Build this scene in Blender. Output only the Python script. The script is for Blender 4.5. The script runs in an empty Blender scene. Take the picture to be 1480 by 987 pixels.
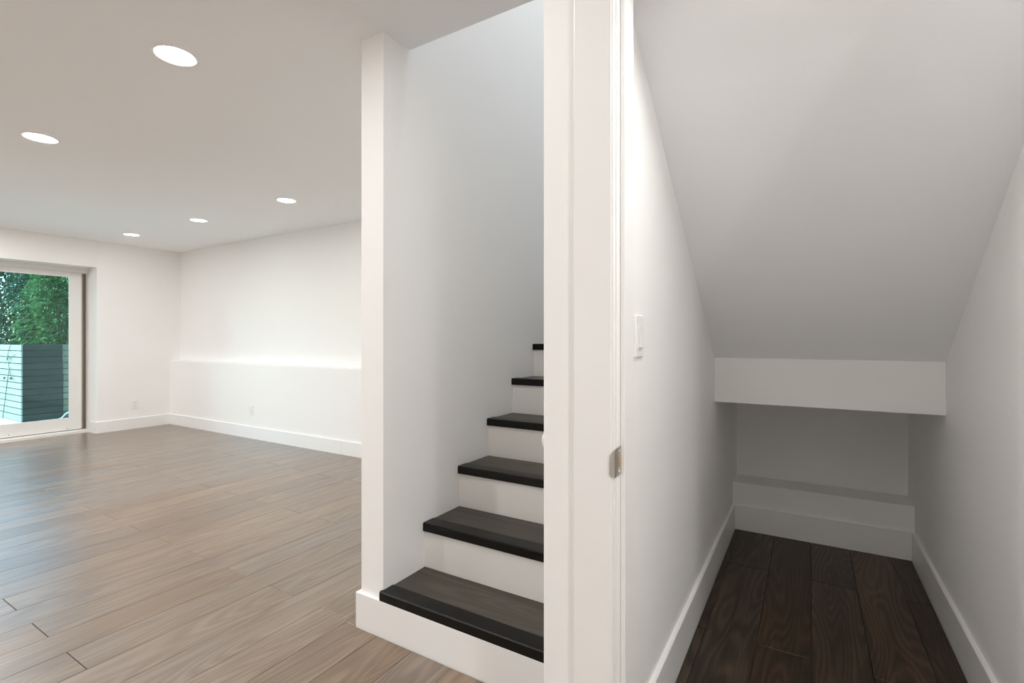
import bpy, bmesh, math, random
from mathutils import Vector, Matrix, Euler

SC = bpy.context.scene
COL = SC.collection
R = random.Random(7)

# ------------------------------------------------------------------ camera
TH = math.atan(429 / 713)
cam_d = bpy.data.cameras.new('camera')
cam = bpy.data.objects.new('camera', cam_d)
COL.objects.link(cam)
cam.location = (0, 0, 1.17)
cam.rotation_euler = (math.pi / 2, 0, TH)
cam_d.sensor_width = 36
cam_d.lens = 713 / 1480 * 36
cam_d.shift_y = -3.5 / 1480
cam_d.clip_start = 0.02
SC.camera = cam

# ------------------------------------------------------------------ sky, sun, exposure
world = bpy.data.worlds.new('sky')
SC.world = world
world.use_nodes = True
wn = world.node_tree.nodes
wl = world.node_tree.links
wn.clear()
sky = wn.new('ShaderNodeTexSky')
sky.sky_type = 'NISHITA'
sky.sun_disc = False
sky.sun_elevation = math.radians(48)
sky.sun_rotation = math.radians(190)
bg = wn.new('ShaderNodeBackground')
bg.inputs['Strength'].default_value = 0.8
wo = wn.new('ShaderNodeOutputWorld')
wl.new(sky.outputs[0], bg.inputs[0])
wl.new(bg.outputs[0], wo.inputs[0])

sun_d = bpy.data.lights.new('sun', 'SUN')
sun_d.energy = 5.5
sun_d.angle = math.radians(1.5)
sun_d.color = (1.0, 0.95, 0.86)
sun = bpy.data.objects.new('sun', sun_d)
COL.objects.link(sun)
sun.location = (-12, -6, 9)
sun.rotation_euler = Vector((0.16, 1.0, -1.05)).to_track_quat('-Z', 'Y').to_euler()

SC.view_settings.view_transform = 'Standard'
SC.view_settings.look = 'None'
SC.view_settings.gamma = 1
SC.view_settings.exposure = 0.49
SC.cycles.max_bounces = 16
SC.cycles.diffuse_bounces = 10
SC.cycles.transparent_max_bounces = 16
SC.cycles.sample_clamp_indirect = 4
SC.cycles.use_denoising = True

ROOM_W = 8.5      # power of each room downlight
HALL_W = 11.0
CLOSET_W = 3.3
STAIR_W = 13.0
WARM = (1.0, 0.98, 0.952)
NEUTRAL = (1.0, 0.995, 0.988)
COOL = (0.90, 0.95, 1.0)


# ------------------------------------------------------------------ materials
def mat(name, color, rough=0.5, spec=0.5, metal=0.0, bump=0.0, bump_scale=60.0, var=0.0):
    m = bpy.data.materials.new(name)
    m.use_nodes = True
    nt = m.node_tree
    b = nt.nodes['Principled BSDF']
    b.inputs['Base Color'].default_value = (*color, 1)
    b.inputs['Roughness'].default_value = rough
    b.inputs['Specular IOR Level'].default_value = spec
    b.inputs['Metallic'].default_value = metal
    tc = nt.nodes.new('ShaderNodeTexCoord')
    if var:
        n = nt.nodes.new('ShaderNodeTexNoise')
        n.inputs['Scale'].default_value = 3
        n.inputs['Detail'].default_value = 4
        nt.links.new(tc.outputs['Object'], n.inputs['Vector'])
        r = nt.nodes.new('ShaderNodeMixRGB')
        r.inputs[1].default_value = (*[c * (1 - var) for c in color], 1)
        r.inputs[2].default_value = (*[min(1, c * (1 + var)) for c in color], 1)
        nt.links.new(n.outputs[0], r.inputs[0])
        nt.links.new(r.outputs[0], b.inputs['Base Color'])
    if bump:
        n = nt.nodes.new('ShaderNodeTexNoise')
        n.inputs['Scale'].default_value = bump_scale
        n.inputs['Detail'].default_value = 3
        nt.links.new(tc.outputs['Object'], n.inputs['Vector'])
        bu = nt.nodes.new('ShaderNodeBump')
        bu.inputs['Strength'].default_value = bump
        bu.inputs['Distance'].default_value = 0.002
        nt.links.new(n.outputs[0], bu.inputs['Height'])
        nt.links.new(bu.outputs[0], b.inputs['Normal'])
    return m


def wood(name, dark, mid, light, rough, axis='Y', ring=26.0, contrast=1.0, hue=0.12, spec=0.5, tone=0.25, coat=0.0, fig=0.15, knots=0.0):
    """oak with growth-ring contours and pores running along AXIS; every board shifts the figure by its own random."""
    m = bpy.data.materials.new(name)
    m.use_nodes = True
    nt = m.node_tree
    N, L = nt.nodes, nt.links
    b = N['Principled BSDF']
    tc = N.new('ShaderNodeTexCoord')
    oi = N.new('ShaderNodeObjectInfo')
    mul = N.new('ShaderNodeVectorMath'); mul.operation = 'SCALE'
    mul.inputs[0].default_value = (37.0, 91.0, 53.0)
    L.new(oi.outputs['Random'], mul.inputs['Scale'])
    add = N.new('ShaderNodeVectorMath'); add.operation = 'ADD'
    L.new(tc.outputs['Object'], add.inputs[0])
    L.new(mul.outputs[0], add.inputs[1])

    def scaled(across, along):
        s = N.new('ShaderNodeVectorMath'); s.operation = 'MULTIPLY'
        s.inputs[1].default_value = (across, along, across) if axis == 'Y' else (along, across, across)
        L.new(add.outputs[0], s.inputs[0])
        return s

    def noise(vec, detail, rgh=0.5, dist=0.0):
        n = N.new('ShaderNodeTexNoise')
        n.inputs['Scale'].default_value = 1.0
        n.inputs['Detail'].default_value = detail
        n.inputs['Roughness'].default_value = rgh
        n.inputs['Distortion'].default_value = dist
        L.new(vec.outputs[0], n.inputs['Vector'])
        return n

    def math_(op, a, bb):
        q = N.new('ShaderNodeMath'); q.operation = op
        for i, x in enumerate((a, bb)):
            if x is None: continue
            if isinstance(x, (int, float)): q.inputs[i].default_value = x
            else: L.new(x, q.inputs[i])
        return q.outputs[0]

    field = noise(scaled(4.5, 0.55), 2.2, 0.5, 0.15)
    fld = field.outputs[0]
    kn = None
    if knots:
        vo = N.new('ShaderNodeTexVoronoi')
        vo.inputs['Scale'].default_value = 1.0
        L.new(scaled(4.2, 1.2).outputs[0], vo.inputs['Vector'])
        kn = math_('MAXIMUM', math_('SUBTRACT', 1.0, math_('MULTIPLY', vo.outputs['Distance'], 3.2)), 0.0)
        kn = math_('MULTIPLY', kn, kn)
        fld = math_('ADD', fld, math_('MULTIPLY', kn, 0.35 * knots))
    rings = math_('SINE', math_('MULTIPLY', fld, ring * 6.0), None)
    rings = math_('MULTIPLY_ADD', rings, 0.5)
    rings.node.inputs[2].default_value = 0.5
    pores = noise(scaled(170.0, 4.0), 3.0, 0.6)
    streak = noise(scaled(26.0, 0.9), 3.0, 0.6)
    big = noise(scaled(3.0, 0.8), 2.0)
    a = math_('MULTIPLY', rings, fig * contrast)
    p = math_('MULTIPLY', pores.outputs[0], 0.42 * contrast)
    s2 = math_('MULTIPLY', streak.outputs[0], 0.5 * contrast)
    g = math_('MULTIPLY', big.outputs[0], 0.5 * contrast)
    tot = math_('ADD', math_('ADD', a, p), math_('ADD', s2, g))
    tot = math_('SUBTRACT', tot, (0.71 + fig / 2) * contrast - 0.5)
    pr = math_('MULTIPLY', math_('SUBTRACT', oi.outputs['Random'], 0.5), tone)
    tot = math_('ADD', tot, pr)
    if kn is not None: tot = math_('SUBTRACT', tot, math_('MULTIPLY', math_('MULTIPLY', kn, kn), 0.45 * knots))
    ramp = N.new('ShaderNodeValToRGB')
    e = ramp.color_ramp.elements
    e[0].position = 0.15; e[0].color = (*dark, 1)
    e[1].position = 0.85; e[1].color = (*light, 1)
    q = e.new(0.5); q.color = (*mid, 1)
    L.new(tot, ramp.inputs[0])
    hs = N.new('ShaderNodeHueSaturation')
    r2 = math_('FRACT', math_('MULTIPLY', oi.outputs['Random'], 17.3), None)
    L.new(math_('ADD', math_('MULTIPLY', r2, hue * 5), 1 - hue * 2.5), hs.inputs['Saturation'])
    L.new(ramp.outputs[0], hs.inputs['Color'])
    L.new(hs.outputs[0], b.inputs['Base Color'])
    b.inputs['Specular IOR Level'].default_value = spec
    b.inputs['Coat Weight'].default_value = coat
    b.inputs['Coat Roughness'].default_value = rough
    rr = math_('ADD', math_('MULTIPLY', streak.outputs[0], 0.12), rough - 0.06)
    L.new(rr, b.inputs['Roughness'])
    bu = N.new('ShaderNodeBump')
    bu.inputs['Strength'].default_value = 0.25
    bu.inputs['Distance'].default_value = 0.0006
    L.new(pores.outputs[0], bu.inputs['Height'])
    L.new(bu.outputs[0], b.inputs['Normal'])
    return m


M = {}
M['wall'] = mat('white_wall_paint', (0.90, 0.895, 0.885), 0.6, 0.3, bump=0.06, bump_scale=160)
M['ceil'] = mat('white_ceiling_paint', (0.935, 0.95, 0.965), 0.75, 0.2, bump=0.05, bump_scale=140)
M['trim'] = mat('white_semigloss_paint', (0.88, 0.875, 0.865), 0.33, 0.5, bump=0.02, bump_scale=40)
M['riser'] = mat('white_riser_paint', (0.84, 0.82, 0.79), 0.4, 0.5, bump=0.02, bump_scale=40)
M['oak'] = wood('greyed_oak_laminate', (0.10, 0.060, 0.034), (0.172, 0.113, 0.069), (0.29, 0.212, 0.146), 0.32, 'Y', 20, 1.05, 0.08, 0.8, 0.14, 0.6, 0.20)
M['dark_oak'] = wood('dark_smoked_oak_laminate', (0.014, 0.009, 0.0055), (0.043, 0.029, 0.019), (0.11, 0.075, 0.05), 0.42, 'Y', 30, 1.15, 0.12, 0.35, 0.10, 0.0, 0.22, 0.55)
M['tread'] = wood('grey_brown_tread_oak', (0.028, 0.022, 0.0165), (0.055, 0.045, 0.034), (0.105, 0.09, 0.071), 0.40, 'X', 22, 1.0, 0.06, 0.4)
M['nosing'] = wood('near_black_nosing_oak', (0.002, 0.0016, 0.0012), (0.004, 0.0032, 0.0025), (0.012, 0.0095, 0.0078), 0.36, 'X', 18, 1.0, 0.05, 0.25)
M['subfloor'] = mat('dark_underlay', (0.03, 0.025, 0.02), 0.9)
M['vinyl'] = mat('white_vinyl_door_frame', (0.80, 0.79, 0.77), 0.4)
M['taupe'] = mat('taupe_screen_track', (0.48, 0.44, 0.38), 0.5, var=0.05)
M['brownstrip'] = mat('brown_weather_strip', (0.15, 0.115, 0.08), 0.6, var=0.1)
M['darkgap'] = mat('black_rubber_seal', (0.015, 0.013, 0.012), 0.7)
M['nickel'] = mat('brushed_nickel', (0.60, 0.56, 0.51), 0.38, metal=1.0, bump=0.1, bump_scale=300)
M['screw'] = mat('bright_steel_screw', (0.85, 0.83, 0.80), 0.25, metal=1.0)
M['rawwood'] = mat('raw_mortise_wood', (0.40, 0.26, 0.15), 0.8, var=0.2)
M['plastic'] = mat('white_plastic', (0.86, 0.855, 0.845), 0.3)
M['slot'] = mat('dark_socket_slot', (0.10, 0.095, 0.09), 0.6)
M['lamptrim'] = mat('white_lamp_trim', (0.88, 0.87, 0.86), 0.4)
M['patio'] = mat('pale_patio_concrete', (0.50, 0.53, 0.51), 0.8, bump=0.3, bump_scale=30, var=0.12)
M['soil'] = mat('dark_soil', (0.05, 0.04, 0.03), 0.95, bump=0.5, bump_scale=20, var=0.3)
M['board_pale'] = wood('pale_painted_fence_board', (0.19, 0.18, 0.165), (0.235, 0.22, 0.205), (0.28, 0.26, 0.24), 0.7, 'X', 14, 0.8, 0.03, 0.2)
M['board_dark'] = wood('shade_toned_dark_board', (0.018, 0.018, 0.015), (0.033, 0.033, 0.027), (0.055, 0.053, 0.042), 0.8, 'Y', 14, 1.0, 0.05, 0.2)  # shade on the middle fence section is put into this dark colour
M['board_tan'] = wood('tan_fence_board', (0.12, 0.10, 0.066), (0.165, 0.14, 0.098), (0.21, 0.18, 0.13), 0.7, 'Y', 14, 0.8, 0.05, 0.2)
M['hose'] = mat('pale_blue_hose', (0.55, 0.75, 0.85), 0.35)
M['stem'] = mat('brown_stem', (0.09, 0.075, 0.05), 0.8, var=0.2)
M['stucco'] = mat('outer_stucco', (0.55, 0.55, 0.52), 0.9, bump=0.4, bump_scale=50)


def leaf_mat(name, c1, c2):
    m = bpy.data.materials.new(name)
    m.use_nodes = True
    nt = m.node_tree
    b = nt.nodes['Principled BSDF']
    tc = nt.nodes.new('ShaderNodeTexCoord')
    n = nt.nodes.new('ShaderNodeTexNoise')
    n.inputs['Scale'].default_value = 9
    n.inputs['Detail'].default_value = 3
    nt.links.new(tc.outputs['Object'], n.inputs['Vector'])
    r = nt.nodes.new('ShaderNodeValToRGB')
    r.color_ramp.elements[0].position = 0.35; r.color_ramp.elements[0].color = (*c1, 1)
    r.color_ramp.elements[1].position = 0.65; r.color_ramp.elements[1].color = (*c2, 1)
    nt.links.new(n.outputs[0], r.inputs[0])
    nt.links.new(r.outputs[0], b.inputs['Base Color'])
    b.inputs['Roughness'].default_value = 0.45
    tl = nt.nodes.new('ShaderNodeBsdfTranslucent')
    nt.links.new(r.outputs[0], tl.inputs['Color'])
    mx = nt.nodes.new('ShaderNodeMixShader')
    mx.inputs[0].default_value = 0.35
    out = nt.nodes['Material Output']
    nt.links.new(b.outputs[0], mx.inputs[1])
    nt.links.new(tl.outputs[0], mx.inputs[2])
    nt.links.new(mx.outputs[0], out.inputs['Surface'])
    return m


M['leaf_light'] = leaf_mat('fresh_green_leaf', (0.022, 0.078, 0.027), (0.10, 0.21, 0.062))
M['leaf_mid'] = leaf_mat('mid_green_leaf', (0.010, 0.040, 0.02), (0.033, 0.087, 0.038))
M['leaf_dark'] = leaf_mat('deep_green_leaf', (0.009, 0.033, 0.02), (0.024, 0.068, 0.036))

m = bpy.data.materials.new('tinted_door_glass')
m.use_nodes = True
nt = m.node_tree
nt.nodes.remove(nt.nodes['Principled BSDF'])
tr = nt.nodes.new('ShaderNodeBsdfTransparent'); tr.inputs[0].default_value = (0.72, 0.945, 0.935, 1)
gl = nt.nodes.new('ShaderNodeBsdfGlossy'); gl.inputs['Roughness'].default_value = 0.02
fr = nt.nodes.new('ShaderNodeFresnel'); fr.inputs[0].default_value = 1.45
mx = nt.nodes.new('ShaderNodeMixShader')
nt.links.new(fr.outputs[0], mx.inputs[0]); nt.links.new(tr.outputs[0], mx.inputs[1]); nt.links.new(gl.outputs[0], mx.inputs[2])
nt.links.new(mx.outputs[0], nt.nodes['Material Output'].inputs['Surface'])
M['glass'] = m

m = bpy.data.materials.new('glowing_lamp_lens')
m.use_nodes = True
nt = m.node_tree
b = nt.nodes['Principled BSDF']
b.inputs['Base Color'].default_value = (0.9, 0.9, 0.88, 1)
b.inputs['Emission Color'].default_value = (1, 0.97, 0.92, 1)
b.inputs['Emission Strength'].default_value = 6
M['lens'] = m


# ------------------------------------------------------------------ mesh helpers
def world_loc(p):
    v = Vector((0, 0, 0))
    while p:
        v += Vector(p.location); p = p.parent
    return v


def link(name, bm, material, parent=None, smooth=False):
    """link a bmesh given in world coordinates as ONE object, its origin at the middle of its underside."""
    xs = [v.co.x for v in bm.verts]; ys = [v.co.y for v in bm.verts]; zs = [v.co.z for v in bm.verts]
    o = Vector(((min(xs) + max(xs)) / 2, (min(ys) + max(ys)) / 2, min(zs)))
    for v in bm.verts: v.co -= o
    bm.normal_update()
    me = bpy.data.meshes.new(name)
    bm.to_mesh(me); bm.free()
    if smooth:
        for p in me.polygons: p.use_smooth = True
    me.materials.append(material)
    ob = bpy.data.objects.new(name, me)
    COL.objects.link(ob)
    if parent:
        ob.parent = parent
        ob.location = o - world_loc(parent)
    else:
        ob.location = o
    return ob


def add_box(bm, x0, x1, y0, y1, z0, z1, bevel=0.0, seg=1):
    b2 = bmesh.new()
    vs = [b2.verts.new((x, y, z)) for x in (x0, x1) for y in (y0, y1) for z in (z0, z1)]
    for f in ((0, 1, 3, 2), (4, 6, 7, 5), (0, 4, 5, 1), (2, 3, 7, 6), (0, 2, 6, 4), (1, 5, 7, 3)):
        b2.faces.new([vs[i] for i in f])
    bmesh.ops.recalc_face_normals(b2, faces=b2.faces)
    if bevel:
        bmesh.ops.bevel(b2, geom=list(b2.edges), offset=bevel, segments=seg, affect='EDGES', profile=0.5)
    me = bpy.data.meshes.new('t'); b2.to_mesh(me); b2.free()
    bm.from_mesh(me); bpy.data.meshes.remove(me)


def boxes(name, lst, material, parent=None, bevel=0.0, seg=1):
    bm = bmesh.new()
    for b in lst: add_box(bm, *b, bevel=bevel, seg=seg)
    return link(name, bm, material, parent)


def prism(name, pts, axis, a0, a1, material, parent=None, bevel=0.0):
    """extrude a polygon along AXIS: 'X' takes (y, z), 'Y' takes (x, z), 'Z' takes (x, y)."""
    bm = bmesh.new()

    def P(p, a):
        return {'X': (a, p[0], p[1]), 'Y': (p[0], a, p[1]), 'Z': (p[0], p[1], a)}[axis]
    v0 = [bm.verts.new(P(p, a0)) for p in pts]
    v1 = [bm.verts.new(P(p, a1)) for p in pts]
    bm.faces.new(v0); bm.faces.new(v1[::-1])
    n = len(pts)
    for i in range(n): bm.faces.new((v0[i], v1[i], v1[(i + 1) % n], v0[(i + 1) % n]))
    bmesh.ops.recalc_face_normals(bm, faces=bm.faces)
    if bevel: bmesh.ops.bevel(bm, geom=list(bm.edges), offset=bevel, segments=1, affect='EDGES')
    return link(name, bm, material, parent)


def add_ring(bm, c, axis, prof, n=40):
    """lathe of (radius, height) pairs about AXIS through C; axis is a unit Vector."""
    q = Vector((0, 0, 1)).rotation_difference(axis).to_matrix()
    rows = []
    for r, h in prof:
        if r < 1e-6:
            rows.append([bm.verts.new(Vector(c) + q @ Vector((0, 0, h)))])
        else:
            rows.append([bm.verts.new(Vector(c) + q @ Vector((r * math.cos(2 * math.pi * k / n), r * math.sin(2 * math.pi * k / n), h))) for k in range(n)])
    for a, b in zip(rows, rows[1:]):
        for k in range(n):
            k2 = (k + 1) % n
            if len(a) == 1 and len(b) == 1: continue
            if len(a) == 1: bm.faces.new((a[0], b[k], b[k2]))
            elif len(b) == 1: bm.faces.new((a[k], b[0], a[k2]))
            else: bm.faces.new((a[k], b[k], b[k2], a[k2]))
    bmesh.ops.recalc_face_normals(bm, faces=bm.faces)


def lathe(name, c, axis, prof, material, parent=None, n=40):
    bm = bmesh.new()
    add_ring(bm, c, Vector(axis).normalized(), prof, n)
    return link(name, bm, material, parent, smooth=True)


def add_tube(bm, pts, rx, ry=None, n=12, cap=True):
    ry = ry or rx
    pts = [Vector(p) for p in pts]
    rows = []
    for i, p in enumerate(pts):
        t = (pts[min(i + 1, len(pts) - 1)] - pts[max(i - 1, 0)]).normalized()
        side = t.cross(Vector((0, 0, 1)))
        side = side.normalized() if side.length > 1e-4 else Vector((1, 0, 0))
        up = side.cross(t).normalized()
        r_x = rx[i] if isinstance(rx, (list, tuple)) else rx
        r_y = ry[i] if isinstance(ry, (list, tuple)) else ry
        rows.append([bm.verts.new(p + side * r_x * math.cos(2 * math.pi * k / n) + up * r_y * math.sin(2 * math.pi * k / n)) for k in range(n)])
    for a, b in zip(rows, rows[1:]):
        for k in range(n): bm.faces.new((a[k], a[(k + 1) % n], b[(k + 1) % n], b[k]))
    if cap:
        bm.faces.new(rows[0][::-1]); bm.faces.new(rows[-1])
    bmesh.ops.recalc_face_normals(bm, faces=bm.faces)


def tube(name, pts, rx, material, parent=None, ry=None, n=12):
    bm = bmesh.new()
    add_tube(bm, pts, rx, ry, n)
    return link(name, bm, material, parent, smooth=True)


def struct(o):
    o['kind'] = 'structure'
    return o


def tag(o, label, cat, group=None):
    o['label'] = label; o['category'] = cat
    if group: o['group'] = group
    return o


def thing(name, loc, label=None, cat=None, group=None):
    o = bpy.data.objects.new(name, None)
    o.empty_display_size = 0.1
    COL.objects.link(o)
    o.location = loc
    if label: tag(o, label, cat, group)
    return o


# ------------------------------------------------------------------ main dimensions (metres; camera stands at x 0, y 0)
H = 2.388                       # ceiling
XD = -7.57                      # wall with the sliding door
YW = 3.41                       # long wall, lower part
XS = -1.444                     # left wall of the stairs
XP0, XP1 = -0.569, -0.406       # partition between stairs and closet
XC = 0.481                      # right wall of the closet
YC = 1.098                      # closet front wall
YB = 3.54                       # landing / closet rear wall
TOP = 4.9
BH = 0.14                       # baseboard height
NY, NZ, RUN, RISE = 1.395, 0.176, 0.2495, 0.193

# ------------------------------------------------------------------ shell
floor = struct(boxes('floor', [(-7.95, 1.80, -2.6, 3.75, -0.12, -0.0125)], M['subfloor']))
struct(boxes('ceiling', [(-7.95, 1.80, -2.6, 1.56, H, H + 0.12), (-7.95, XS - 0.02, 1.56, 3.75, H, H + 0.12)], M['ceil']))
struct(boxes('wall_left', [(-7.90, XD, -2.6, 0.77, -0.012, H), (-7.90, XD, 2.59, 3.75, -0.012, H), (-7.90, XD, 0.77, 2.59, 2.058, H)], M['wall'], bevel=0.003, seg=2))
struct(prism('wall_back', [(YW, -0.012), (YW, 0.868), (YW + 0.004, 0.874), (YW + 0.13, 0.876), (YW + 0.13, H), (3.75, H), (3.75, -0.012)], 'X', XD, XS - 0.125, M['wall']))
struct(boxes('wall_stair', [(XS - 0.125, XS, NY + 0.016, 3.75, -0.012, TOP)], M['wall'], bevel=0.003, seg=2))
struct(boxes('wall_landing', [(XS, XC + 0.12, YB, 3.75, -0.012, TOP)], M['wall']))
struct(boxes('wall_partition', [(XP0, XP1, YC, 2.70, -0.012, 3.30), (XP0, XP1, 2.70, YB, -0.012, 1.105)], M['wall'], bevel=0.003, seg=2))
struct(boxes('wall_closet_right', [(XC, XC + 0.12, YC + 0.1, YB, -0.012, TOP)], M['wall']))
struct(boxes('wall_closet_front', [(0.395, 1.75, YC, YC + 0.102, -0.012, H), (XP1, 0.395, YC, YC + 0.102, 2.06, H)], M['wall']))
struct(boxes('wall_stairwell_front', [(XS - 0.125, XC + 0.12, NY + 0.016, 1.56, H + 0.12, TOP)], M['wall']))
struct(boxes('ceiling_stairwell', [(XS - 0.125, XC + 0.12, NY, 3.75, TOP, TOP + 0.1)], M['ceil']))
struct(boxes('wall_right', [(1.75, 1.87, -2.6, YC + 0.1, -0.012, H)], M['wall']))
struct(boxes('wall_front', [(-7.57, 1.75, -2.6, -2.48, -0.012, H)], M['wall']))
# underside of the upper flight = sloping closet ceiling, and the landing over its end
SL = (2.03 - 1.077) / (2.644 - 1.30)
struct(prism('ceiling_closet', [(2.644, 1.077), (YC + 0.102, 1.077 + SL * (2.644 - YC - 0.102)), (YC + 0.102, 1.24 + SL * (2.644 - YC - 0.102)), (2.644, 1.24)], 'X', XP1, XC, M['ceil']))
struct(boxes('trim_1', [(XP1, XC, 2.644, 2.70, 0.856, 1.105)], M['wall'], bevel=0.002))           # fascia under the landing
struct(boxes('ceiling_landing', [(XP1, XC, 2.70, YB, 0.93, 1.105)], M['ceil']))
struct(boxes('trim_2', [(XP1, XC, 3.335, YB, -0.012, 0.285)], M['wall'], bevel=0.003, seg=2))        # low ledge at the closet's end

# baseboards: flat boards with an eased top edge
def base_profile(t):
    return [(0, 0), (t, 0), (t, BH - 0.003), (t - 0.003, BH), (0, BH)]

T = 0.015
struct(prism('baseboard_left', [(XD, -0.012), (XD + T, -0.012), (XD + T, BH - 0.003), (XD + T - 0.003, BH), (XD, BH)], 'Y', 2.575, YW, M['trim']))
bm = bmesh.new(); add_box(bm, XD - 0.19, XD, 2.575, 2.59, -0.012, BH, bevel=0.001)
struct(link('baseboard_door_return', bm, M['trim']))
bb = struct(prism('baseboard_back', [(YW, -0.012), (YW - T, -0.012), (YW - T, BH - 0.003), (YW - T + 0.003, BH), (YW, BH)], 'X', XD + T, -4.08, M['trim']))
struct(prism('baseboard_back_right', [(YW, -0.012), (YW - T, -0.012), (YW - T, BH - 0.003), (YW - T + 0.003, BH), (YW, BH)], 'X', -4.078, XS - 0.14, M['trim']))
struct(boxes('baseboard_pillar', [(XS - 0.14, XS - 0.125, NY + 0.016, YW - T, -0.012, BH)], M['trim'], bevel=0.002))
struct(boxes('baseboard_stair', [(XS - 0.14, XP0, NY, NY + 0.016, -0.012, BH)], M['trim'], bevel=0.0015))
struct(prism('baseboard_closet_left', [(XP1, -0.012), (XP1 + T, -0.012), (XP1 + T, 0.147), (XP1 + T - 0.003, 0.15), (XP1, 0.15)], 'Y', YC + 0.102, 3.32, M['trim']))
struct(prism('baseboard_closet_right', [(XC, -0.012), (XC - T, -0.012), (XC - T, 0.147), (XC - T + 0.003, 0.15), (XC, 0.15)], 'Y', YC + 0.102, 3.32, M['trim']))
struct(prism('baseboard_closet_back', [(3.335, -0.012), (3.32, -0.012), (3.32, 0.147), (3.323, 0.15), (3.335, 0.15)], 'X', XP1, XC, M['trim']))
struct(boxes('baseboard_partition', [(XP0, -0.479, YC - T, YC, -0.012, BH)], M['trim'], bevel=0.002))

# ------------------------------------------------------------------ floor planks (running along y, every other row set half a plank on)
PITCH, LEN = 0.1835, 1.386


def plank(x0, x1, y0, y1, material, name='floor_plank'):
    g, e, bv = 0.0006, 0.0011, 0.0013
    hx, hy = (x1 - x0) / 2 - g, (y1 - y0) / 2 - e
    if hx < 0.012 or hy < 0.012: return
    t = 0.0120
    bm = bmesh.new()
    lo = [bm.verts.new((sx * hx, sy * hy, 0)) for sx, sy in ((-1, -1), (1, -1), (1, 1), (-1, 1))]
    md = [bm.verts.new((sx * hx, sy * hy, t - bv)) for sx, sy in ((-1, -1), (1, -1), (1, 1), (-1, 1))]
    hi = [bm.verts.new((sx * (hx - bv), sy * (hy - bv), t)) for sx, sy in ((-1, -1), (1, -1), (1, 1), (-1, 1))]
    bm.faces.new(hi)
    for a, b in ((lo, md), (md, hi)):
        for k in range(4): bm.faces.new((a[k], a[(k + 1) % 4], b[(k + 1) % 4], b[k]))
    me = bpy.data.meshes.new(name)
    bm.to_mesh(me); bm.free()
    me.materials.append(material)
    o = bpy.data.objects.new(name, me)
    COL.objects.link(o)
    o.parent = floor
    o.location = Vector(((x0 + x1) / 2, (y0 + y1) / 2, -0.0122)) - world_loc(floor)


def row(k, x0, x1, ya, yb, material):
    off = 0.722 if k % 2 == 0 else 0.722 + LEN / 2
    j = math.floor((ya - off) / LEN)
    y = off + j * LEN
    while y < yb:
        a, b = max(y, ya), min(y + LEN, yb)
        if b - a > 0.02: plank(x0, x1, a, b, material)
        y += LEN


k0 = math.floor((XD + 2.376) / PITCH) - 1
for k in range(k0, 24):
    x0 = -2.376 + PITCH * k
    x1 = x0 + PITCH
    a, b = max(x0, XD + 0.004), min(x1, 1.745)
    if b - a < 0.02: continue
    XE = XS - 0.142
    if b <= XE: row(k, a, b, -2.47, YW - T - 0.002, M['oak'])
    elif a < XE:
        row(k, a, b, -2.47, NY - 0.002, M['oak'])
        row(k, a, XE, NY - 0.002, YW - T - 0.002, M['oak'])
    else:
        row(k, a, b, -2.47, (NY - 0.002) if b < XP0 + 0.06 else YC - 0.02, M['oak'])
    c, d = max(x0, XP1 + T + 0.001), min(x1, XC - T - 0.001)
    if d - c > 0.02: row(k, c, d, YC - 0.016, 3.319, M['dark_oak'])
# the sill strip of floor running into the door recess
row(0, -7.76, XD + 0.004, 0.78, 2.573, M['oak'])

# ------------------------------------------------------------------ stairs
st = thing('staircase', (XS, NY, 0), 'staircase of white risers and dark wood treads climbing between two white walls', 'stairs')
XL, XR = XS + 0.0005, XP0 - 0.0005
for i in range(6):
    y, z = NY + RUN * i, NZ + RISE * i
    back = NY + RUN * (i + 1) + 0.012 if i < 5 else YB - 0.001
    xr = XR if i < 5 else XC
    xl = XL - (0.006 if i == 0 else 0)
    prism('nosing', [(y, z - 0.036), (y, z - 0.004), (y + 0.004, z), (y + 0.068, z), (y + 0.073, z - 0.003), (y + 0.073, z - 0.012), (y + 0.02, z - 0.012), (y + 0.02, z - 0.036)], 'X', xl, XR, M['nosing'], st)
    seams = [y + 0.0735, y + 0.206, back] if i < 5 else [y + 0.0735, y + 0.206, y + 0.39, y + 0.573, y + 0.757, back]
    for a, b in zip(seams, seams[1:]):
        bm = bmesh.new(); add_box(bm, XL, xr, a + 0.0008, b - 0.0008, z - 0.014, z - 0.003, bevel=0.0008)
        link('tread_plank', bm, M['tread'], st)
    boxes('tread_base', [(XL, XR, y + 0.021, back, z - 0.030, z - 0.0145)], M['riser'], st)
    if i:
        boxes('riser', [(XL, XR, y + 0.012, y + 0.028, z - RISE - 0.003, z - 0.0365)], M['riser'], st)
boxes('landing_deck', [(XP0, XC, 2.70, YB - 0.001, 1.106, 1.125)], M['riser'], st)

# white handrail on the hidden side of the partition, its rounded end just showing
hr = thing('handrail', (-0.62, 1.25, 0.0), 'white oval stair handrail end peeking past the partition edge', 'handrail')
sl = RISE / RUN
pts = [(-0.630, 1.246, 0.868), (-0.630, 1.252, 0.871)] + [(-0.630, 1.26 + 0.27 * k, 0.876 + 0.27 * k * sl) for k in range(6)]
tube('rail', pts, [0.016, 0.023] + [0.025] * 6, M['trim'], hr, ry=[0.026, 0.033] + [0.036] * 6, n=20)
for y in (1.60, 2.40):
    z = 0.876 + (y - 1.26) * sl
    tube('bracket', [(XP0 - 0.001, y, z - 0.075), (-0.60, y, z - 0.07), (-0.628, y, z - 0.035)], 0.007, M['nickel'], hr, n=8)

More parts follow.
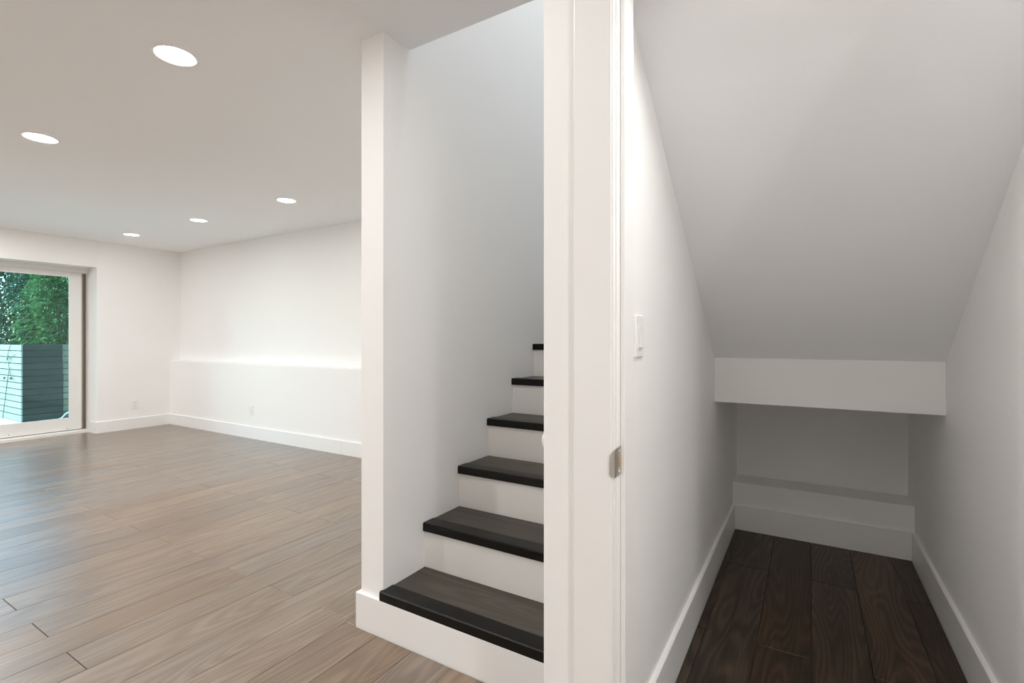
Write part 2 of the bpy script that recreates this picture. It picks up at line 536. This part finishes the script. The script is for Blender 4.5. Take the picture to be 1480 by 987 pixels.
# ------------------------------------------------------------------ closet door frame
fr_ = struct(bpy.data.objects.new('door_2', None)); COL.objects.link(fr_); fr_.location = (0, YC, 0)
boxes('casing', [(-0.4785, -0.3865, YC - 0.018, YC - 0.0005, -0.012, 2.135)], M['trim'], fr_, bevel=0.002, seg=2)
boxes('casing', [(0.3765, 0.4685, YC - 0.018, YC - 0.0005, -0.012, 2.135)], M['trim'], fr_, bevel=0.002, seg=2)
boxes('casing', [(-0.386, 0.376, YC - 0.018, YC - 0.0005, 2.045, 2.135)], M['trim'], fr_, bevel=0.002, seg=2)
boxes('jamb', [(XP1 + 0.0005, -0.383, YC - 0.014, YC + 0.102, -0.012, 2.04)], M['trim'], fr_, bevel=0.002, seg=2)
boxes('jamb', [(0.373, 0.3945, YC - 0.014, YC + 0.102, -0.012, 2.04)], M['trim'], fr_, bevel=0.002, seg=2)
boxes('head_jamb', [(-0.383, 0.373, YC - 0.014, YC + 0.102, 2.02, 2.045)], M['trim'], fr_, bevel=0.002)
boxes('door_stop', [(-0.3829, -0.371, 1.133, YC + 0.102, -0.012, 2.02)], M['trim'], fr_, bevel=0.002, seg=2)
boxes('door_stop', [(0.361, 0.3729, 1.133, YC + 0.102, -0.012, 2.02)], M['trim'], fr_, bevel=0.002, seg=2)
boxes('door_stop', [(-0.371, 0.361, 1.133, YC + 0.102, 2.008, 2.0195)], M['trim'], fr_, bevel=0.002)
# weather gasket line beside the stop
boxes('gasket', [(-0.3829, -0.3805, 1.1005, 1.106, -0.012, 2.02)], M['trim'], fr_)
# strike plate let into the rebate, lip curling over the jamb's front edge
bm = bmesh.new()
xs = -0.3829
z0, z1 = 0.852, 0.918
flat = [(xs + 0.0016, 1.1325), (xs + 0.0016, 1.102), (xs + 0.0022, 1.094), (xs + 0.002, 1.086), (xs - 0.001, 1.0795), (xs - 0.006, 1.0765)]
tz = [(z0, z1), (z0, z1), (z0, z1), (z0 + 0.001, z1 - 0.002), (z0 + 0.004, z1 - 0.006), (z0 + 0.009, z1 - 0.013)]
lo = [bm.verts.new((x, y, a)) for (x, y), (a, b) in zip(flat, tz)]
hi = [bm.verts.new((x, y, b)) for (x, y), (a, b) in zip(flat, tz)]
for k in range(len(flat) - 1): bm.faces.new((lo[k], lo[k + 1], hi[k + 1], hi[k]))
bmesh.ops.recalc_face_normals(bm, faces=bm.faces)
bmesh.ops.solidify(bm, geom=list(bm.faces), thickness=0.0014)
sp = link('strike_plate', bm, M['nickel'], fr_)
sp['label'] = 'brushed nickel strike plate on the door jamb'
boxes('latch_hole', [(xs + 0.0014, xs + 0.0036, 1.110, 1.126, 0.872, 0.898)], M['rawwood'], sp)
for zz in (0.8615, 0.9085):
    lathe('screw', (xs + 0.0031, 1.117, zz), (1, 0, 0), [(0.0042, 0), (0.0040, 0.0008), (0.0, 0.0011)], M['screw'], sp, 14)


# ------------------------------------------------------------------ recessed lamps
def downlight(x, y, z, label, group, power, color, normal=(0, 0, -1), r=0.072, spread=180):
    n = Vector(normal).normalized()
    c = Vector((x, y, z))
    t = thing('recessed_downlight', c, label, 'ceiling light', group)
    lathe('trim_ring', c, n, [(r + 0.016, 0.0), (r + 0.0155, 0.003), (r + 0.010, 0.0055), (r + 0.003, 0.0045), (r, 0.0015), (r, 0.0)], M['lamptrim'], t)
    lathe('lens', c, n, [(r - 0.0005, 0.0002), (r - 0.001, 0.0014), (r * 0.6, 0.0022), (0.0, 0.0025)], M['lens'], t)
    ld = bpy.data.lights.new('lamp_glow', 'AREA')
    ld.shape = 'DISK'; ld.size = r * 1.9; ld.energy = power; ld.spread = math.radians(spread); ld.color = color
    lo = bpy.data.objects.new('lamp_glow', ld)
    COL.objects.link(lo)
    lo.parent = t
    lo.location = n * 0.0035
    lo.rotation_euler = n.to_track_quat('-Z', 'Y').to_euler()
    return t


ga = 'downlights of the room ceiling'
downlight(-2.33, 1.07, H, 'large looking round downlight nearest the viewer, high on the room ceiling', ga, ROOM_W * 0.34, NEUTRAL, spread=180)
downlight(-3.98, 1.085, H, 'round downlight at the left edge of the room ceiling, second largest', ga, ROOM_W * 1.7, NEUTRAL, spread=180)
downlight(-3.93, 2.69, H, 'round downlight in the rear ceiling row, rightmost, nearest the pillar', ga, ROOM_W * 0.17, NEUTRAL, spread=180)
downlight(-5.355, 2.675, H, 'round downlight in the middle of the rear ceiling row', ga, ROOM_W * 0.17, NEUTRAL, spread=180)
downlight(-6.76, 2.64, H, 'small round downlight farthest away, nearest the sliding door wall', ga, ROOM_W * 0.17, NEUTRAL, spread=180)
gb = 'downlights out of the view'
for x, y in ((-2.35, 2.69), (-5.36, 1.08), (-6.76, 1.08), (-2.33, -0.6), (-3.98, -0.6), (-5.36, -0.6), (-6.76, -0.6)):
    downlight(x, y, H, 'unseen round white downlight of the hall ceiling', gb, ROOM_W * (0.17 if y > 2 else 1.4 if y > 0 else 1.8), NEUTRAL, spread=180)
for x, y, pw in ((-1.10, 0.74, 0.36), (0.15, 0.45, 0.16), (1.30, -0.25, 2.0), (-0.6, -1.7, 0.2)):  # unseen hall lamps; the strong right one is added to fill the closet
    downlight(x, y, H, 'unseen round white downlight of the hall ceiling', gb, HALL_W * pw, NEUTRAL if x > 1 else WARM)
ny = Vector((0, -SL, -1)).normalized()
yc = 1.31
downlight(0.05, yc, 1.077 + SL * (2.644 - yc), 'round downlight in the sloping closet ceiling near the door head', None, CLOSET_W, NEUTRAL, ny, 0.07, 170)
downlight(-0.75, 1.85, TOP, 'unseen round downlight added high in the stairwell for upstairs daylight', None, STAIR_W, COOL)  # added lamp standing in for daylight falling from the upper floor


# ------------------------------------------------------------------ switch and outlets
def plate(bm, c, u, n, w, h, t):
    """rounded cover plate on a wall: centre c, horizontal unit u, outward normal n."""
    c, u, n = Vector(c), Vector(u), Vector(n)
    up = Vector((0, 0, 1))
    rows = []
    for s, d in ((1.0, 0.0), (1.0, t * 0.5), (0.94, t)):
        ring = []
        for sx, sz in ((-1, -1), (1, -1), (1, 1), (-1, 1)):
            for a, b in (((0.93, 1.0), (1.0, 0.96)) if sx * sz < 0 else ((1.0, 0.96), (0.93, 1.0))):
                ring.append(bm.verts.new(c + u * sx * (w / 2) * a * s + up * sz * (h / 2) * b * (1 - (1 - s) * w / h) + n * d))
        rows.append(ring)
    k = len(rows[0])
    for a, b in zip(rows, rows[1:]):
        for i in range(k): bm.faces.new((a[i], a[(i + 1) % k], b[(i + 1) % k], b[i]))
    bm.faces.new(rows[-1]); bm.faces.new(rows[0][::-1])
    bmesh.ops.recalc_face_normals(bm, faces=bm.faces)


def oriented(name, c, u, n, w, h, d0, d1, material, parent, tilt=0.0, bevel=0.0008):
    """block on a wall, w wide, h tall, from depth d0 to d1, its outer face leaning out at the bottom by tilt."""
    c, u, n = Vector(c), Vector(u), Vector(n)
    up = Vector((0, 0, 1))
    bm = bmesh.new()
    vs = []
    for d, lo, hi in ((d0, 0, 0), (d1, tilt, -tilt)):
        for sx, sz in ((-1, -1), (1, -1), (1, 1), (-1, 1)):
            vs.append(bm.verts.new(c + u * sx * w / 2 + up * sz * h / 2 + n * (d + (lo if sz < 0 else hi))))
    for f in ((3, 2, 1, 0), (4, 5, 6, 7), (0, 1, 5, 4), (1, 2, 6, 5), (2, 3, 7, 6), (3, 0, 4, 7)):
        bm.faces.new([vs[i] for i in f])
    bmesh.ops.recalc_face_normals(bm, faces=bm.faces)
    if bevel: bmesh.ops.bevel(bm, geom=list(bm.edges), offset=bevel, segments=1, affect='EDGES')
    return link(name, bm, material, parent)


sw = thing('light_switch', (XP1, 1.352, 1.12), 'white rocker light switch on the left closet wall beside the door jamb', 'light switch')
c, u, n = (XP1 + 0.0003, 1.352, 1.178), (0, 1, 0), (1, 0, 0)
bm = bmesh.new(); plate(bm, c, u, n, 0.072, 0.116, 0.006); link('cover_plate', bm, M['plastic'], sw)
oriented('rocker_frame', c, u, n, 0.036, 0.070, 0.0055, 0.0075, M['plastic'], sw)
oriented('rocker', (c[0], c[1], c[2] - 0.003), u, n, 0.029, 0.058, 0.0072, 0.0105, M['plastic'], sw, tilt=0.0028)
for dz in (-0.048, 0.048):
    lathe('screw', (c[0] + 0.0058, c[1], c[2] + dz), n, [(0.003, 0), (0.0026, 0.0007), (0, 0.0009)], M['plastic'], sw, 12)


def outlet(c, u, n, label, duplex):
    t = thing('wall_outlet', (c[0], c[1], c[2] - 0.06), label, 'outlet', 'outlets above the baseboards')
    bm = bmesh.new(); plate(bm, c, u, n, 0.074, 0.12, 0.006); link('cover_plate', bm, M['plastic'], t)
    U, Nn = Vector(u), Vector(n)
    if duplex:
        for dz in (-0.02, 0.02):
            f = oriented('socket', (c[0], c[1], c[2] + dz), u, n, 0.034, 0.028, 0.0055, 0.0085, M['plastic'], t)
            for s, h in ((-0.0065, 0.009), (0.0065, 0.007)):
                q = Vector((c[0], c[1], c[2] + dz + 0.003)) + U * s
                oriented('slot', q, u, n, 0.0024, h, 0.0082, 0.0088, M['slot'], f, bevel=0)
    else:
        f = oriented('socket', c, u, n, 0.034, 0.068, 0.0055, 0.0085, M['plastic'], t)
        for dz in (-0.018, 0.018):
            for s in (-0.0065, 0.0065):
                q = Vector((c[0], c[1], c[2] + dz)) + U * s
                oriented('slot', q, u, n, 0.0024, 0.008, 0.0082, 0.0088, M['slot'], f, bevel=0)


outlet((XD + 0.0003, 2.995, 0.312), (0, 1, 0), (1, 0, 0), 'white duplex outlet on the wall between sliding door and room corner', True)
outlet((-5.645, YW - 0.0003, 0.327), (1, 0, 0), (0, -1, 0), 'white outlet low on the long wall below the ledge', False)

# ------------------------------------------------------------------ sliding glass door
dr = struct(bpy.data.objects.new('door_1', None)); COL.objects.link(dr); dr.location = (-7.84, 1.68, 0)
Y0, Y1 = 0.77, 2.59
XF = -7.84
boxes('door_frame', [(-7.96, XF + 0.022, Y0, Y1, 2.014, 2.058), (-7.96, XF + 0.03, Y0, Y0 + 0.03, 0.03, 2.014), (-7.96, XF - 0.04, Y1 - 0.012, Y1, 0.03, 2.014)], M['vinyl'], dr, bevel=0.002)
boxes('head_track', [(XF - 0.03, XF + 0.012, Y0 + 0.03, Y1 - 0.012, 1.998, 2.014)], M['vinyl'], dr, bevel=0.002)
boxes('screen_track', [(-7.94, XF - 0.045, Y1 - 0.070, Y1 - 0.0125, 0.03, 1.998)], M['taupe'], dr, bevel=0.002)
boxes('screen_track', [(-7.90, XF - 0.028, Y1 - 0.030, Y1 - 0.0125, 0.03, 1.998)], M['brownstrip'], dr)
boxes('door_sill', [(-7.96, -7.765, Y0, Y1 - 0.0005, -0.012, 0.030)], M['vinyl'], dr, bevel=0.003, seg=2)
boxes('sill_track', [(-7.90, -7.80, Y0 + 0.03, Y1 - 0.03, 0.030, 0.038)], M['vinyl'], dr, bevel=0.001)


def leaf_panel(xf, ya, yb, n_screws):
    p = boxes('door_panel', [(xf - 0.045, xf, ya, ya + 0.11, 0.044, 1.996), (xf - 0.045, xf, yb - 0.112, yb, 0.044, 1.996),
                             (xf - 0.045, xf, ya + 0.11, yb - 0.112, 0.044, 0.186), (xf - 0.045, xf, ya + 0.11, yb - 0.112, 1.948, 1.996)], M['vinyl'], dr, bevel=0.0025, seg=2)
    ga_, gb_ = ya + 0.11, yb - 0.112
    boxes('glazing_bead', [(xf - 0.012, xf - 0.002, ga_, ga_ + 0.012, 0.186, 1.948), (xf - 0.012, xf - 0.002, gb_ - 0.012, gb_, 0.186, 1.948),
                           (xf - 0.012, xf - 0.002, ga_ + 0.012, gb_ - 0.012, 0.186, 0.198), (xf - 0.012, xf - 0.002, ga_ + 0.012, gb_ - 0.012, 1.936, 1.948)], M['vinyl'], p, bevel=0.001)
    boxes('glass_pane', [(xf - 0.030, xf - 0.020, ga_ + 0.002, gb_ - 0.002, 0.188, 1.946)], M['glass'], p)
    for k in range(n_screws):
        lathe('plug_hole', (xf, yb - 0.14 - 0.52 * k, 0.070), (1, 0, 0), [(0.005, 0), (0.005, 0.0006), (0, 0.0006)], M['darkgap'], p, 12)
    return p


leaf_panel(XF, 1.60, 2.527, 2)
leaf_panel(XF - 0.055, 0.80, 1.70, 0)
boxes('sill_gap', [(-7.88, XF - 0.002, 1.60, 2.55, 0.0385, 0.0435)], M['darkgap'], dr)

# ------------------------------------------------------------------ garden outside
struct(boxes('ground', [(-26, -7.90, -14, 16, -0.30, -0.06)], M['patio']))
struct(boxes('wall_outer', [(-7.955, -7.902, -2.6, Y0 - 0.001, -0.06, 2.7), (-7.955, -7.902, Y1 + 0.001, 3.75, -0.06, 2.7)], M['stucco']))
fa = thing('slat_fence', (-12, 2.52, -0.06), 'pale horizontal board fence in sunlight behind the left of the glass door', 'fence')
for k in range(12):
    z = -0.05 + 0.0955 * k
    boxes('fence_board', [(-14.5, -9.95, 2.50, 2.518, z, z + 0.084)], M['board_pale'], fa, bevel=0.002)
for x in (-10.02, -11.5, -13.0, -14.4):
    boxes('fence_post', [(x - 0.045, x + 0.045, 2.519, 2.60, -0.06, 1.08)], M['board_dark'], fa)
fb = thing('slat_fence', (-9.95, 2.77, -0.06), 'horizontal board fence with shade put into its dark colour behind the middle of the glass door', 'fence')
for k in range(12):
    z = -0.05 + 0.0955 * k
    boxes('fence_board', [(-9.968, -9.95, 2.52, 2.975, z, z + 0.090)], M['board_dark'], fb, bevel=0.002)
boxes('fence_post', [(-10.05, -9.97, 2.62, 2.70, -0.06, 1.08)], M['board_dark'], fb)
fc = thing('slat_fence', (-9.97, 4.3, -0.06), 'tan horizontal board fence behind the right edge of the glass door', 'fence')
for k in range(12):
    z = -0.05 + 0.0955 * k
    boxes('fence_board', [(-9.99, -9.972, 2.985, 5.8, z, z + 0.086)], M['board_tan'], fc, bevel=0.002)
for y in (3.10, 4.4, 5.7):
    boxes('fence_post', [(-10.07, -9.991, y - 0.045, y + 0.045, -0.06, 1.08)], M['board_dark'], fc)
tag(boxes('garden_bed', [(-17, -10.08, 2.61, 9, -0.06, 0.12)], M['soil']), 'dark soil bed behind the board fences', 'garden bed')


def shrub(x, y, h, r, nleaf, lm, label, seed, size=0.085):
    q = random.Random(seed)
    t = thing('hedge_tree', (x, y, 0.12), label, 'tree', 'trees behind the fence')
    bm = bmesh.new()
    ends = []
    for k in range(9):
        a = q.uniform(0, 6.28); rr = r * q.uniform(0.2, 0.75)
        top = Vector((x + rr * math.cos(a), y + rr * math.sin(a), h * q.uniform(0.7, 0.98)))
        b0 = Vector((x + 0.1 * math.cos(a), y + 0.1 * math.sin(a), 0.12))
        mid = b0.lerp(top, 0.5) + Vector((q.uniform(-.1, .1), q.uniform(-.1, .1), 0.1))
        add_tube(bm, [b0, mid, top], [0.022, 0.015, 0.005], n=6)
        ends.append((b0, mid, top))
    link('trunk', bm, M['stem'], t)
    verts, faces = [], []
    for k in range(nleaf):
        zz = q.uniform(0.04, 1.0)
        prof = min(1.0, 0.55 + 1.2 * zz) if zz < 0.6 else math.sqrt(max(0.02, 1 - ((zz - 0.6) / 0.42) ** 2))
        a = q.uniform(0, 6.28)
        rr = r * prof * math.sqrt(q.uniform(0.10, 1.0)) * (0.86 + 0.2 * math.sin(5 * a + 9 * zz))
        p = Vector((x + rr * math.cos(a), y + rr * math.sin(a), 0.2 + zz * (h - 0.2)))
        d = Vector((math.cos(a) + q.uniform(-.8, .8), math.sin(a) + q.uniform(-.8, .8), q.uniform(-1.2, 0.5))).normalized()
        s = d.cross(Vector((q.uniform(-.5, .5), q.uniform(-.5, .5), 1))).normalized()
        ln = size * q.uniform(0.6, 1.3); w = ln * 0.17
        nrm = s.cross(d)
        i = len(verts)
        verts += [p, p + d * ln * .45 + s * w + nrm * w * .3, p + d * ln, p + d * ln * .45 - s * w + nrm * w * .3]
        faces += [(i, i + 1, i + 2), (i, i + 2, i + 3)]
    o = Vector((x, y, 0.12))
    me = bpy.data.meshes.new('foliage')
    me.from_pydata([v - o for v in verts], [], faces)
    me.materials.append(lm)
    f = bpy.data.objects.new('foliage', me)
    COL.objects.link(f)
    f.parent = t
    f['kind'] = 'stuff'


shrub(-10.85, 3.28, 2.48, 0.62, 20000, M['leaf_light'], 'fresh green leafy tree above the pale fence at the left of the glass', 11, 0.07)
shrub(-10.80, 4.65, 2.48, 0.62, 13000, M['leaf_mid'], 'mid green leafy tree above the tan fence at the right edge of the glass', 12, 0.07)
shrub(-12.30, 3.45, 2.60, 0.70, 16000, M['leaf_mid'], 'tall green tree farther back at the left of the glass', 14, 0.085)
shrub(-12.30, 5.00, 2.60, 0.72, 10000, M['leaf_dark'], 'tall deep green tree farther back in the middle of the glass', 15, 0.10)
shrub(-14.1, 5.15, 2.75, 0.80, 9000, M['leaf_dark'], 'tallest deep green tree at the far rear of the garden', 16, 0.12)

shrub(-13.9, 3.40, 2.75, 0.72, 14000, M['leaf_mid'], 'green tree at the far rear behind the pale fence', 17, 0.09)

vn = thing('climbing_vine', (-10.6, 2.46, -0.06), 'thin dark climbing vine with a few leaves against the pale fence', 'vine')
tube('stem', [(-10.62, 2.46, -0.06), (-10.60, 2.485, 0.25), (-10.50, 2.487, 0.55), (-10.42, 2.487, 0.72), (-10.50, 2.487, 0.90), (-10.42, 2.485, 1.02), (-10.36, 2.485, 1.08)], 0.0045, M['stem'], vn, n=6)
tube('stem', [(-10.42, 2.483, 0.72), (-10.30, 2.48, 0.60), (-10.20, 2.48, 0.56)], 0.004, M['stem'], vn, n=6)
tube('stem', [(-10.50, 2.483, 0.90), (-10.34, 2.48, 0.87), (-10.12, 2.48, 0.94)], 0.004, M['stem'], vn, n=6)
for p in ((-10.40, 2.475, 0.90), (-10.47, 2.475, 0.86), (-10.37, 2.475, 1.03), (-10.22, 2.475, 0.58), (-10.52, 2.475, 0.58)):
    bm = bmesh.new()
    pv = Vector(p)
    d = Vector((R.uniform(-1, 1), -0.3, R.uniform(-1, 1))).normalized()
    s = d.cross(Vector((0, 1, 0))).normalized()
    vs = [bm.verts.new(q) for q in (pv, pv + d * .03 + s * .022, pv + d * .07, pv + d * .03 - s * .022)]
    bm.faces.new(vs)
    bmesh.ops.solidify(bm, geom=list(bm.faces), thickness=0.002)
    link('leaf', bm, M['leaf_dark'], vn)

hs = thing('garden_hose', (-9.85, 2.93, -0.06), 'thin pale blue garden hose curving up at the lower right corner of the glass', 'hose')
tube('hose_tube', [(-9.84, 2.90, -0.052), (-9.85, 2.93, -0.045), (-9.86, 2.96, -0.01), (-9.865, 3.00, 0.025), (-9.87, 3.05, 0.052), (-9.875, 3.12, 0.075), (-9.88, 3.20, 0.085), (-9.88, 3.28, 0.07), (-9.88, 3.35, 0.02), (-9.88, 3.40, -0.05)], 0.008, M['hose'], hs, n=8)
